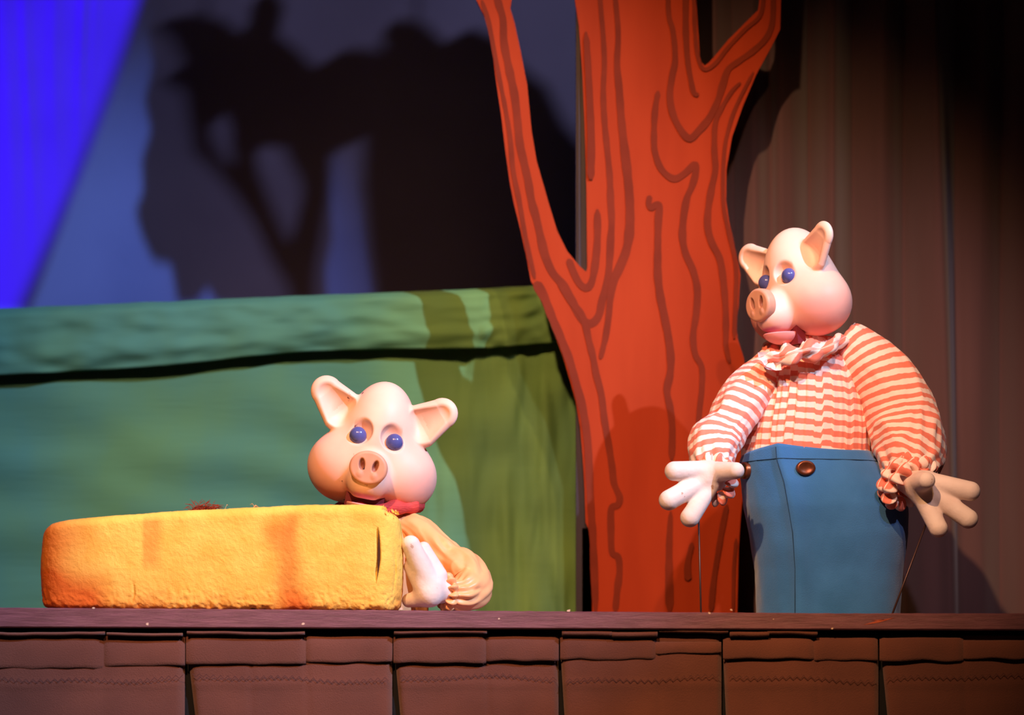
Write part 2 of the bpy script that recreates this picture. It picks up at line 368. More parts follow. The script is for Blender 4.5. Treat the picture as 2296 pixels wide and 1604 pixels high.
# ------------------------------------------------------------------ red tree cut-out
TY = 0.75
z7 = lambda L: [(1040+x/2.1105, y/2.1105) for x, y in L]
z8 = lambda L: [(1140+x/2.1105, 620+y/2.1105) for x, y in L]
outline = [(1030, -330), (1050, -80), (1068, 0), (1088, 40), (1102, 100), (1112, 180), (1124, 260), (1132, 330), (1143, 410), (1153, 460), (1168, 520), (1183, 590), (1190, 630), (1205, 655), (1217, 684), (1232, 720), (1247, 760), (1262, 800), (1280, 860), (1292, 905), (1301, 960), (1307, 1030), (1311, 1100), (1313, 1172), (1321, 1190), (1326, 1230), (1328, 1370), (1328, 1560),
           (1655, 1560), (1653, 1370), (1656, 1230), (1661, 1155), (1672, 1050), (1682, 950), (1680, 860), (1667, 800), (1654, 760), (1651, 725), (1656, 687), (1660, 616), (1649, 559), (1635, 498), (1628, 450), (1629, 379), (1641, 308), (1666, 237), (1696, 166), (1730, 104), (1749, 66), (1751, 0), (1760, -330),
           (1700, -330), (1703, 0), (1700, 22), (1670, 52), (1632, 90), (1609, 118), (1590, 140), (1580, 147), (1573, 140), (1569, 125), (1565, 62), (1561, 0), (1560, -330),
           (1270, -330), (1289, 0), (1298, 57), (1306, 166), (1311, 284), (1315, 427), (1316, 545), (1317, 600), (1314, 610), (1298, 595), (1272, 564), (1249, 517), (1230, 455), (1203, 360), (1192, 294), (1182, 190), (1168, 118), (1154, 52), (1144, 19), (1147, 0), (1130, -330)]
tree = thing('tree_cutout', 'red painted plywood tree cut-out with forked branches and brown bark lines', 'tree', (P(1490, 0, TY).x, TY, FZ))
pts = []
for i, q in enumerate(outline):      # small saw wobble along the sawn edge
    p = P(q[0], q[1], TY); 
    if q[1] >= 1550: p.z = FZ
    pts.append(p)
n = len(pts); V = pts+[p+Vector((0, 0.018, 0)) for p in pts]
tri = tessellate_polygon([[Vector((p.x, p.z, 0)) for p in pts]])
f = [tuple(t) for t in tri]+[tuple(n+i for i in reversed(t)) for t in tri]+[(i, (i+1) % n, n+(i+1) % n, n+i) for i in range(n)]
import bmesh
o = obj('plywood_panel', V, f, m_tree, tree, False, org=tree.location)
bm = bmesh.new(); bm.from_mesh(o.data); bmesh.ops.recalc_face_normals(bm, faces=bm.faces); bm.to_mesh(o.data); bm.free()
nst = [0]
def stroke(pl, w0, w1, wm=None):
    nst[0] += 1; oy = 0.0008+0.00025*nst[0]
    c = catmull(pl, max(8, len(pl)*5)); m = len(c); V = []
    for i in range(m):
        t = c[min(i+1, m-1)]-c[max(i-1, 0)]; t = t/(np.linalg.norm(t)+1e-9); nrm = np.array((-t[1], t[0])); u = i/(m-1)
        w_ = w0+(w1-w0)*u+(wm or 0)*math.sin(PI*u); w_ *= 1.25*(1+0.22*nz(c[i][0]/30, c[i][1]/30, 3))
        if i in (0, m-1): w_ *= 0.35
        for s in (-1, 1): V.append(P(c[i][0]+nrm[0]*w_/2*s, c[i][1]+nrm[1]*w_/2*s, TY-oy-u*.0004))
    f = [(2*i, 2*i+1, 2*i+3, 2*i+2) for i in range(m-1)]
    nn_ = len(V); V += [p+Vector((0, oy+.0012, 0)) for p in V]
    f += [tuple(nn_+i for i in reversed(q)) for q in f]+[(2*i, 2*i+2, nn_+2*i+2, nn_+2*i) for i in range(m-1)]+[(2*i+3, 2*i+1, nn_+2*i+1, nn_+2*i+3) for i in range(m-1)]
    return obj('painted_bark_line', V, f, m_line, tree, False, org=tree.location)
stroke(z7([(150, -80), (160, 0), (185, 90), (190, 200), (215, 330), (240, 450), (255, 580), (265, 680), (285, 770), (305, 860), (320, 950), (345, 1040), (365, 1130), (385, 1210), (420, 1290), (470, 1350), (510, 1420), (540, 1480), (575, 1525), (610, 1528), (640, 1490), (655, 1420), (680, 1330), (690, 1230), (695, 1130), (700, 1050), (695, 950), (690, 830), (678, 700), (665, 560), (660, 430), (665, 300), (660, 180), (650, 60), (640, -60)]), 13, 8, 4)
stroke(z7([(85, 0), (118, 110), (145, 250), (172, 390), (196, 510), (220, 660), (232, 800), (262, 950), (284, 1080), (308, 1200), (336, 1320)]), 8, 9)
stroke(z7([(495, 1225), (520, 1290), (550, 1345), (580, 1362), (605, 1335), (622, 1250), (632, 1130), (632, 990)]), 13, 12)
stroke(z7([(712, -60), (730, 150), (725, 300), (735, 420), (745, 560), (760, 700), (775, 830), (785, 950), (785, 1080), (770, 1180), (735, 1270), (705, 1340), (692, 1420), (685, 1500), (672, 1590)])+z8([(450, 330), (435, 392)]), 8, 8, 8)
stroke(z8([(240, 20), (290, 110), (340, 170), (365, 230), (380, 300), (400, 380), (415, 460), (440, 560), (455, 680), (475, 800), (490, 900), (500, 980), (526, 1045), (517, 1082), (487, 1100), (485, 1200), (490, 1305), (520, 1330), (525, 1400), (515, 1480), (505, 1590)]), 12, 12)
stroke(z7([(920, 430), (905, 520), (900, 640), (905, 720), (935, 800), (990, 845), (1040, 825), (1092, 778), (1096, 820), (1080, 880), (1055, 940), (1040, 1030), (1035, 1120), (1050, 1200), (1085, 1280), (1105, 1370), (1100, 1480), (1085, 1590)])+z8([(885, 370), (915, 430), (915, 530), (905, 620), (900, 700)]), 10, 9, 3)
stroke(z7([(880, 925), (875, 965), (888, 985), (905, 970), (925, 975), (920, 1050), (918, 1180), (918, 1300), (930, 1400), (950, 1500), (968, 1595)])+z8([(768, 380), (765, 460), (750, 540), (765, 620), (775, 720), (772, 870)]), 10, 11, 3)
stroke(z8([(768, 1110), (760, 1300), (762, 1590)]), 8, 16)
stroke(z7([(965, -60), (970, 70), (990, 150), (1000, 280), (985, 360), (975, 450), (990, 540), (1030, 620), (1070, 655), (1110, 620), (1160, 560), (1200, 480), (1225, 400), (1250, 330), (1300, 290), (1370, 240), (1430, 180), (1460, 100), (1465, -60)]), 8, 9, 4)
stroke(z7([(1050, -60), (1050, 150), (1060, 290), (1075, 380), (1090, 440), (1112, 450)]), 11, 8)
stroke(z7([(1088, -40), (1094, 150), (1108, 270), (1138, 328), (1190, 300), (1250, 225), (1330, 140), (1402, 72), (1422, -40)]), 7, 7)
stroke(z7([(1310, 390), (1270, 430), (1220, 510), (1190, 580), (1185, 700), (1190, 800), (1170, 900), (1155, 1000), (1155, 1080), (1175, 1150), (1210, 1220), (1225, 1300), (1235, 1400), (1240, 1500), (1240, 1590)])+z8([(1030, 330), (1047, 410)]), 6, 8, 5)
stroke(z7([(1370, 340), (1285, 510), (1247, 630), (1232, 720), (1226, 860), (1230, 980), (1252, 1090), (1278, 1200), (1290, 1300), (1286, 1420), (1280, 1604)]), 6, 8)
stroke(z8([(128, 25), (170, 100), (205, 190), (245, 285), (290, 400), (330, 540), (358, 660), (376, 800), (383, 950), (390, 1100), (400, 1250), (412, 1590)]), 16, 12)
stroke(z8([(1035, 1080), (1010, 1200), (990, 1320), (970, 1450), (958, 1590)]), 10, 10)
stroke(z8([(870, 1260), (848, 1360), (850, 1440)]), 8, 14)
stroke(z8([(1078, 1240), (1066, 1400), (1064, 1590)]), 6, 6)
stroke(z7([(578, 150), (592, 400), (602, 650), (600, 850)]), 10, 14)
a = P(1291, -300, TY+.045); b = P(1312, 640, TY+.045)
obj('batten', *boxm(a.x, b.x+.03, TY+.019, TY+.062, FZ, a.z), m_batten, tree, False, org=tree.location)
obj('batten', *boxm(P(1297, 0, TY+.018).x, P(1301, 0, TY+.018).x, TY+.012, TY+.019, b.z-.1, a.z), m_batten, tree, False, org=tree.location)
a = P(1305, 1186, TY+.04); obj('batten', *boxm(a.x, a.x+.06, TY+.019, TY+.05, FZ, a.z), m_batten, tree, False, org=tree.location)

# ------------------------------------------------------------------ stage ledge and skirt
LY0, LY1 = -0.15, 0.10
ledge = thing('stage_ledge', 'long purple-brown painted wooden ledge running along the front of the stage', 'ledge', (0, (LY0+LY1)/2, -0.05))
V = []; xs = np.linspace(-220, 2516, 180)
def ltop(px): return 1363+13*min(1, max(0, px/1900))+0.8*nz(px/23, 0, 0)+0.5*nz(px/8, 3, 0)
def lbot(px): return 1408+6*min(1, max(0, px/2296))
for px in xs:
    t = ltop(px); b_ = lbot(px)
    zt, zb = P(px, t, LY0).z, P(px, b_, LY0).z; x = P(px, 0, LY0).x; c = .003
    V += [(x, LY0+c, zb), (x, LY0, zb+c), (x, LY0, zt-c*.6), (x, LY0+c, zt), (x, LY1, zt), (x, LY1, zb)]
f = [];
for i in range(len(xs)-1):
    for k in range(6): f.append((i*6+k, i*6+(k+1) % 6, (i+1)*6+(k+1) % 6, (i+1)*6+k))
f += [tuple(range(6)), tuple(reversed(range((len(xs)-1)*6, len(xs)*6)))]
o = obj('board', V, f, m_board, ledge, False, org=ledge.location)
bm = bmesh.new(); bm.from_mesh(o.data); bmesh.ops.recalc_face_normals(bm, faces=bm.faces); bm.to_mesh(o.data); bm.free()
def ztop(px): return P(px, ltop(px), LY0).z
for k, (sx, sy, ex, ey, w_) in enumerate(((1936, 1402, 2005, 1386, 5), (1955, 1392, 1990, 1390, 2))):
    a, b = P(sx, sy, LY0), P(ex, ey, LY0); h_ = w_*.0005
    V = [(a.x, LY0-.0008, a.z), ((a.x+b.x)/2, LY0-.0008, (a.z+b.z)/2-h_), (b.x, LY0-.0008, b.z), ((a.x+b.x)/2, LY0-.0008, (a.z+b.z)/2+h_)]
    V += [(x, LY0+.001, z) for x, y, z in V]; obj('scratch', V, [(0, 1, 2, 3), (0, 4, 5, 1), (1, 5, 6, 2), (2, 6, 7, 3), (3, 7, 4, 0)], m_scr, ledge, False, org=ledge.location)
for px, py, s in ((1119, 1388, 4), (1590, 1375, 5), (1640, 1368, 4), (330, 1400, 6), (680, 1400, 6), (1866, 1410, 4), (1734, 1389, 2), (1275, 1370, 6), (900, 1366, 5), (210, 1364, 4)):
    c = P(px, py, LY0); V = []
    for i in range(7):
        a = i/7*2*PI; r = s*.0005*random.uniform(.6, 1.3); V.append((c.x+r*math.cos(a)*1.4, LY0-.0007, c.z+r*math.sin(a)))
    V += [(x, LY0+.002, z) for x, y, z in V]
    obj('paint_chip', V, [tuple(range(7))]+[(i, i+7, (i+1) % 7+7, (i+1) % 7) for i in range(7)], m_chip, ledge, False, org=ledge.location)

SY = -0.120
skirt = thing('stage_skirt', 'brown felt stage skirt hanging in box pleats below the wooden ledge', 'stage skirt', (0, SY, FZ))
obj('backing_board', *boxm(-1.35, 1.35, -0.100, -0.085, FZ, -0.036), m_black, skirt, False, org=skirt.location)
# hanging panels between the open pleats, the gap widening downwards
gaps = [(-230, -230), (415, 436), (880, 896), (1253, 1264), (1618, 1626), (1970, 1988), (2330, 2340), (2560, 2570)]
mids = {0: [230], 1: [560, 685], 2: [1090], 3: [1475], 4: [1830], 5: [2160], 6: []}
for g in range(len(gaps)-1):
    (a0, a1), (b0, b1) = gaps[g], gaps[g+1]
    pu = np.linspace(0, 1, 60); V = []; rows = [1426]+list(np.linspace(1480, 1604, 16))+[1800, 2050, 2430]
    for py in rows:
        k = min(1.6, max(0, (py-1426)/178)); left = a0+(a1-a0)*k+1.5; right = b0-0.5
        for u in pu:
            px = left+(right-left)*u; e = min(u, 1-u)*(right-left)
            yy = SY+0.012*math.exp(-e/4)+0.0035*nz(px/120, py/90, 2+g)-0.004*math.sin(PI*u)+0.003*((g*7) % 3-1)
            for q in mids[g]: yy += 0.0022*math.exp(-((px-q-(py-1426)*.03)/5)**2)
            yy -= 0.0025*math.exp(-((py-1535-6*nz(px/90, 1, g))/7)**2)
            V.append(P(px, py, yy))
    f = [tuple(reversed(q)) for q in grid_faces(len(pu), len(rows))]
    pan = obj('skirt_panel', V, f, m_skirt, skirt, True, org=skirt.location)
    # zigzag stitching
    V = []; f = []; px = a0+16
    while px < b0-12:
        py = 1522+5*math.sin(px/120+g)+3*math.sin(px/37); dz = 4 if int(px/8) % 2 else -4
        for (qx, qy) in ((px, py-dz-1), (px+8, py+dz-1), (px+8, py+dz+1), (px, py-dz+1)): V.append(P(qx, qy, SY-0.0085+0.003*((g*7) % 3-1)+0.0035*nz(qx/120, qy/90, 2+g)))
        i = len(V)-4; f.append((i, i+3, i+2, i+1)); px += 8
    obj('stitching', V, f, m_stitch, pan, False, org=skirt.location)
# folded band along the top, one length per fold
bands = [(-230, 232, 1421, 1500, 0.010), (230, 415, 1424, 1494, 0.005), (417, 686, 1421, 1490, 0.009), (684, 880, 1427, 1486, 0.004), (882, 1090, 1418, 1488, 0.010), (1088, 1253, 1426, 1483, 0.004), (1256, 1470, 1424, 1480, 0.010), (1466, 1617, 1440, 1466, 0.005),
         (1621, 1826, 1430, 1478, 0.010), (1822, 1968, 1430, 1482, 0.004), (1972, 2160, 1430, 1483, 0.009), (2156, 2330, 1436, 1478, 0.004), (2334, 2560, 1430, 1482, 0.007)]
for k, (x0, x1, r0, r1, dp) in enumerate(bands):
    pu = np.linspace(x0, x1, 24); V = []; prof = [(0, .012), (0.0, .004), (.06, 0), (.5, -.001), (.88, -.002), (.97, 0), (1.0, .004), (1.0, .013)]
    for tt, oy in prof:
        for px in pu:
            py = r0+(r1-r0)*tt+3*nz(px/70, k, 1)+(0 if tt < .5 else 3*nz(px/50, k, 4)); e = min(px-x0, x1-px)
            V.append(P(px, py, SY-0.0068-dp*.4+oy*.6+0.002*nz(px/60, tt*3, k)+0.006*math.exp(-e/4)))
    f = [tuple(reversed(q)) for q in grid_faces(len(pu), len(prof))]
    obj('folded_band', V, f, m_skirt, skirt, True, org=skirt.location)
for k, (x0, x1, r0, r1) in enumerate(((-230, 236, 1417, 1426), (240, 410, 1419, 1427), (420, 684, 1416, 1425), (884, 1092, 1414, 1423), (1260, 1372, 1414, 1428), (1372, 1474, 1415, 1429), (1478, 1632, 1411, 1421), (1636, 1724, 1415, 1429), (1720, 1832, 1413, 1425))):
    pts = [P(px, (r0+r1)/2+2.5*nz(px/60, k, 0)+3*math.sin(px/50+k)*.5, SY-0.014) for px in np.linspace(x0, x1, 16)]
    V = []; rr = (r1-r0)/2*.00098
    for p in pts:
        for i in range(8):
            a = i/8*2*PI; V.append((p.x, p.y+.010*math.cos(a), p.z+rr*math.sin(a)))
    f = grid_faces(8, 16, True)+[tuple(reversed(range(8))), tuple(range(120, 128))]
    obj('rolled_hem', V, f, m_skirt, skirt, True, org=skirt.location)

# ------------------------------------------------------------------ foam loaf
BY, BD = -0.045, 0.085                       # centre and half depth
d_ = DCAM+BY-BD
bx = lambda px: (px-1148)*d_/F
bz = lambda py: ZC+(HR-py)*d_/F
topx = [bx(p) for p in (60, 83, 110, 150, 200, 420, 700, 820, 858, 866, 893, 930)]
topz = [bz(p) for p in (1190, 1184, 1172, 1165, 1160, 1143, 1131, 1131, 1134, 1147, 1149, 1155)]
zb0 = ztop(450)+0.0005
def loaf(p):
    x, y, z = p
    tz = np.interp(x, topx, topz); zb = ZC+(HR-1363-13*(x/d_*F+1148)/1900)*(DCAM+LY0)/F+.0006; s = 0.22/(tz-zb); zz = (z-zb)*s
    lat = 0.5*0.012*np.sin(x*5)
    bow = 0.014*np.sin((x-bx(83))/(bx(900)-bx(83))*PI)
    hx = (bx(900)-bx(83))/2; cx = (bx(900)+bx(83))/2; zt = zz/0.22
    hx2 = hx-0.008*(2*zt-1)**2; R = 0.055
    qx = np.abs(x-cx)-(hx2-R); qy = np.abs(y-BY+lat*0)-(BD+0*bow-R)
    d2 = np.sqrt(np.maximum(qx, 0)**2+np.maximum(qy, 0)**2)+np.minimum(np.maximum(qx, qy), 0)-R
    r = np.where(zt > .5, 0.022, 0.014); wz = np.abs(zz-0.11)-0.11
    a = d2+r; b_ = wz+r
    d = np.sqrt(np.maximum(a, 0)**2+np.maximum(b_, 0)**2)+np.minimum(np.maximum(a, b_), 0)-r
    # lumps and pits of the foam
    near = np.abs(d) < 0.02; lump = np.zeros_like(d); xa, ya, za = x[near], y[near], z[near]
    low = np.clip((0.06-(za-zb0))/0.06, 0, 1)
    lump[near] = 0.0010*vnoise(xa*22, ya*22, za*22)+(0.0004+0.0022*low)*vnoise(xa*95+7, ya*95, za*95)+(0.0005+0.0010*low)*vnoise(xa*190, ya*190, za*190)
    d = d+lump
    # the open cut near the right end and the shallow crease beside it
    fr = np.clip((BY-y)/0.04, 0, 1)
    for px, r0, r1, w_, dep in ((845+0, 1180, 1305, .0030, .010), (881, 1215, 1345, .0022, .003), (296, 1300, 1358, .003, .003)):
        cz = (bz(r0)+bz(r1))/2; hz = (bz(r0)-bz(r1))/2; off = x-(bx(px)+0.004*np.cos((z-cz)/hz*1.4)-0.006*((z-cz)/hz < -0.2)*((-(z-cz)/hz)-.2))
        prof = np.clip(1-((z-cz)/hz)**2, 0, 1)
        d = d+fr*dep*prof*np.exp(-(off/w_)**2)
    return d
V, Fc, nrm = nets(loaf, (bx(83)-.012, BY-BD-.012, zb0-.006), (bx(900)+.012, BY+BD+.012, bz(1120)), 0.0032)
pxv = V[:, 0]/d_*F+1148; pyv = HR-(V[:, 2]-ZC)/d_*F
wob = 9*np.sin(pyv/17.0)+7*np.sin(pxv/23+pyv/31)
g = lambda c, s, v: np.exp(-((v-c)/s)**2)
orange_tint = 0.85*np.clip((262-pxv+wob-0.13*(1360-pyv))/135, 0, 1)+0.55*np.clip((pyv-1270+wob)/110, 0, 1)*np.clip((420-pxv)/250, 0, 1)  # orange left end and lower left: weaker cool light put into colour
orange_tint += 0.42*np.clip((pxv-316)/8, 0, 1)*np.clip((372-pxv+wob*.4)/22, 0, 1)*np.clip((1285-pyv)/25, 0, 1)*np.clip((pyv-1150)/20, 0, 1)  # further orange patches, set by position
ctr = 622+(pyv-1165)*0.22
orange_tint += 0.62*np.exp(-np.abs((pxv-ctr+wob*.6)/34)**2.4)*np.clip((pyv-1150)/40, 0, 1)+0.4*g(655, 16, pxv+wob*.4)*np.clip((1240-pyv)/60, 0, 1)*np.clip((pyv-1140)/20, 0, 1)
orange_tint += 0.5*np.clip((pyv-1325+wob*.7)/40, 0, 1)*np.clip((800-pxv)/150, .15, 1)+0.12*np.clip((pyv-1250)/100, 0, 1)
orange_tint += 0.5*np.clip((pxv-872+wob*.2)/20, 0, 1)*np.clip((pyv-1300)/60, 0, 1)
lo_ = thing('foam_loaf', 'big yellow foam bread loaf with orange patches lying on the ledge', 'bread', (bx(490), BY, zb0))
obj('loaf_body', V, Fc, m_loaf, lo_, True, {'orange_tint': np.clip(orange_tint, 0, 1)}, nrm, org=lo_.location)
V = []; cz_ = np.linspace(0, 1, 15)
for oy in (-.0012, .004):
    for sd in (-1, 1):
        for t in cz_: V.append((bx(845.5+4*math.cos((t-.4)*2.2)-8*max(0, t-.7)+sd*2.4*math.sin(PI*t)**1.2*(1 if t < .8 else .6)), BY-BD+oy, bz(1182+126*t)))
f = [(i, i+1, 15+i+1, 15+i) for i in range(14)]+[(30+i, 45+i, 45+i+1, 30+i+1) for i in range(14)]+[(i, 30+i, 30+i+1, i+1) for i in range(14)]+[(15+i, 15+i+1, 45+i+1, 45+i) for i in range(14)]
obj('cut_shade_strip', V, f, m_cut_shade, lo_, False, org=lo_.location)  # dark sliver laid over the cut, stands in for the shade inside
V = []; f = []
for k in range(26):                            # ragged torn crumbs along the upper right corner
    px = 852+random.uniform(0, 42); py = 1140+(px > 864)*7+random.uniform(-5, 3); s = random.uniform(.002, .005); c = Vector((bx(px), BY-BD+random.uniform(.005, .06), bz(py)))
    i = len(V); V += [c+Vector((s*random.uniform(-1, 1), s*random.uniform(-1, 1), -s)) for _ in range(3)]+[c+Vector((random.uniform(-s, s), 0, s))]
    f += [(i, i+1, i+2), (i, i+1, i+3), (i+1, i+2, i+3), (i+2, i, i+3)]
o = obj('torn_crumbs', V, f, m_loaf, lo_, False, org=lo_.location); o['kind'] = 'stuff'
def fibre_tuft(name, base_px, n, spread, length, mat, label, cat):
    V = []; f = []; c = Vector((bx(base_px[0]), BY-0.01, bz(base_px[1])))
    for k in range(n):
        p = c+Vector((random.uniform(-spread, spread), random.uniform(-.012, .012), 0)); dr = Vector((random.uniform(-.3, 1.0), random.uniform(-.3, .3), random.uniform(.05, .5))).normalized()
        L_ = length*random.uniform(.5, 1); r = .0011; pp = [p, p+dr*L_*.5+Vector((0, 0, .004)), p+dr*L_+Vector((0, 0, -.003))]
        i = len(V)
        for q, rr in zip(pp, (r, r, r*.3)):
            for a in range(3): V.append(q+Vector((0, rr*math.cos(a*2.1), rr*math.sin(a*2.1))))
        f += grid_faces_off(3, 3, i)
    o = obj(name, V, f, mat, None, True, org=c); o.location = c; tag(o, label, cat); return o
def grid_faces_off(nu, nv, off): return [tuple(off+i for i in q) for q in grid_faces(nu, nv, True)]
fibre_tuft('fibre_tuft', (445, 1141), 90, .026, .034, m_tuft, 'small red-brown tuft of fibres lying on top of the yellow loaf', 'fibre tuft')
fibre_tuft('loose_thread', (497, 1138), 1, .002, .030, m_pale, 'single pale thread sticking up from the loaf beside the red-brown tuft', 'thread')
fibre_tuft('loose_thread', (562, 1134), 3, .006, .020, m_pale, 'short pale threads on the loaf top nearest the eating pig', 'thread')

# ------------------------------------------------------------------ pig heads
def head_base(p):
    x, y, z = p; ax = np.abs(x); q = (ax, y, z)
    d = ell(p, (0, 8, 34), (80, 90, 121))
    d = smin(d, ell(p, (0, 28, -22), (100, 98, 96)), 45)
    d = smin(d, ell(q, (62, 8, -48), (84, 86, 80)), 34)
    d = smin(d, ell(p, (0, -80, -71), (47, 60, 48)), 20)
    return smin(d, cone(p, (0, -60, -40), (0, -97, -46), 37, 33), 16)
_y = np.linspace(-140, 0, 1401)
def face_y(x, z): return _y[np.argmax(head_base((np.full_like(_y, x), _y, np.full_like(_y, z))) < 0)]
EY = face_y(41, 26)
def head_fn(p):
    x, y, z = p; ax = np.abs(x)
    d = head_base(p)
    # eye sockets: a dish above and around each eye
    s = ell((ax, y, z), (42, EY-5, 33), (32, 20, 31)); d = smax(d, -s, 6)
    # mouth slot for the moving jaw
    m = rbox(p, (0, -110, -162), (43, 86, 49), 5); d = smax(d, -m, 4)
    # ears: flattened cupped cones
    ys = (y+18+0.10*(ax-90))/0.46
    e = cone((ax, ys, z), (88, 0, 71), (131, 0, 107), 50, 35)*0.6
    ci = cone((ax, (y+43+0.10*(ax-90))/0.80, z), (91, 0, 73), (129, 0, 104), 41, 26)*0.75
    e = smax(e, -ci, 5)
    return smin(d, e, 8)
HV, HF, HN = nets(lambda p: head_fn(p), (-180, -160, -150), (180, 140, 170), 3.0)
fc = HV[HF].mean(1)
earm = (np.abs(fc[:, 0])+0.75*fc[:, 2] > 158) & (np.abs(fc[:, 0]) > 66)
def snout_fn(p):
    x, y, z = p
    c = np.array((0, -132, -46)); X = x; Z = z-c[2]; Y = y-c[1]
    rr = np.sqrt((X/42)**2+(Z/37)**2); a = (rr-1)*38; b = np.abs(Y)-15; r = 7
    d = np.sqrt(np.maximum(a+r, 0)**2+np.maximum(b+r, 0)**2)+np.minimum(np.maximum(a+r, b+r), 0)-r
    ns = ell((np.abs(x)-0.12*(z+40), y, z), (15, -147, -41), (6.5, 11, 13)); d = smax(d, -ns, 3.5)
    d = smin(d, ell((np.abs(x), y, z), (16, -142, -63), (7, 7, 8)), 5)
    return d
SV, SF, SN = nets(snout_fn, (-50, -160, -92), (50, -110, 0), 1.8)
def jaw_fn(p, dz):
    x, y, z = p
    d = ell(p, (0, -64, -100+dz), (41, 62, 36)); d = smax(d, z-(-108+dz)-0*(y+60), 4); d = smax(d, np.abs(x)-39, 4)
    d = smax(d, -ell(p, (0, -70, -104+dz), (30, 40, 9)), 3)
    return d
def eye_verts():
    V = []; f = []; nu, nv = 24, 14
    for j in range(nv):
        th = PI*j/(nv-1)
        for i in range(nu): V.append((math.sin(th)*math.cos(i/nu*2*PI), math.sin(th)*math.sin(i/nu*2*PI), math.cos(th)))
    return np.array(V), [tuple(reversed(q)) for q in grid_faces(nu, nv, True)]
def make_head(root, ctr, scale, alpha, beta, gamma, mat, jaw_dz, blush_amt, snout_h=1.0):
    R = Matrix.Rotation(math.radians(beta), 4, 'Y') @ Matrix.Rotation(math.radians(alpha), 4, 'Z') @ Matrix.Rotation(math.radians(gamma), 4, 'X')
    inv = -np.ones(0)
    def attrs(V, n):
        ax = np.abs(V[:, 0]); z = V[:, 2]; y = V[:, 1]
        bl = np.exp(-(((ax-92)/48)**2+((z+62)/42)**2+((y+10)/75)**2))*blush_amt+0.35*blush_amt*np.clip((-z-80)/40, 0, 1)
        inner = np.clip(1.2*np.exp(-(((ax-40)/26)**2+((z-48)/9)**2))*(y < -60), 0, 1)*0.7
        lip = np.clip((-z-100)/6, 0, 1)*np.clip((-y-95)/20, 0, 1)*np.clip((38-ax)/8, 0, 1)*.8
        return {'blush': np.clip(bl, 0, 1), 'inner': inner, 'lip': lip}
    v, f, n, _ = submesh(HV, HF, HN, ~earm); a = attrs(v, n)
    head = obj('head', v*.001, f, mat, root, True, a, n)
    head.matrix_basis = Matrix.Translation(ctr-root.location) @ R @ Matrix.Scale(scale, 4)
    for s in (-1, 1):
        v, f, n, _ = submesh(HV, HF, HN, earm & (fc[:, 0]*s > 0)); a = attrs(v, n)
        a['blush'] = a['blush']*0; a['inner'] = np.clip((v[:, 1]+20)/12, 0, 1)*np.clip(-n[:, 1]*1.5, 0, 1)*0.8
        obj('ear', v*.001, f, mat, head, True, a, n)
        ev, ef = eye_verts(); ev = ev*np.array((.0195, .0175, .0195))+np.array((.041*s, EY*.001+.0085, .022)); obj('eye', ev, ef, m_eye, head)
    inn = np.clip(np.exp(-(((np.abs(SV[:, 0])-14)/8)**2+((SV[:, 2]+41)/14)**2))*(SV[:, 1] > -144.5), 0, 1)
    obj('snout', (SV-np.array((0, 0, -46)))*np.array((1, 1, snout_h))*.001+np.array((0, 0, -.046)), SF, m_snout, head, True, {'inner': inn}, SN)
    v, f, n = nets(lambda p: jaw_fn(p, jaw_dz), (-46, -130, -150+jaw_dz), (46, 10, -90+jaw_dz), 2.2)
    obj('jaw', v*.001, f, mat, head, True, {'blush': np.full(len(v), .6*blush_amt), 'inner': v[:, 0]*0, 'lip': np.clip((v[:, 2]-(-112+jaw_dz))/3, 0, 1)*.35}, n)
    obj('throat', *boxm(-.043, .043, -.058, -.03, -.148, -.10), m_mouth, head, False)
    return head

# ------------------------------------------------------------------ cloth tubes, ruffles, hands
def tube(name, pts, radii, mat, parent, org, ns=72, nr=90, disp=None, period=None, flat=1.0, up=Vector((0, -1, 0)), tilt=0.0, squash=None):
    c = catmull([list(p)+[r] for p, r in zip(pts, radii)], nr); V = []; st = []; L_ = 0; fr = None
    for j in range(nr):
        t = Vector(c[min(j+1, nr-1)][:3]-c[max(j-1, 0)][:3]).normalized()
        if fr is None: fr = (up-t*up.dot(t)).normalized()
        else: fr = (fr-t*fr.dot(t)).normalized()
        bi = t.cross(fr); p = Vector(c[j][:3]); r = c[j][3]; s = j/(nr-1)
        if j: L_ += np.linalg.norm(c[j][:3]-c[j-1][:3])
        for i in range(ns):
            a = i/ns*2*PI; k = r*(1+(disp(s, a) if disp else 0))
            V.append(p+fr*(math.cos(a)*k*flat)+bi*(math.sin(a)*k)); st.append((L_+tilt*math.sin(a)*r)/(period or 1))
    f = grid_faces(ns, nr, True)+[tuple(reversed(range(ns))), tuple(range((nr-1)*ns, nr*ns))]
    o = obj(name, V, f, mat, parent, True, {'stripe': st}, org=org)
    bm = bmesh.new(); bm.from_mesh(o.data); bmesh.ops.recalc_face_normals(bm, faces=bm.faces); bm.to_mesh(o.data); bm.free(); return o
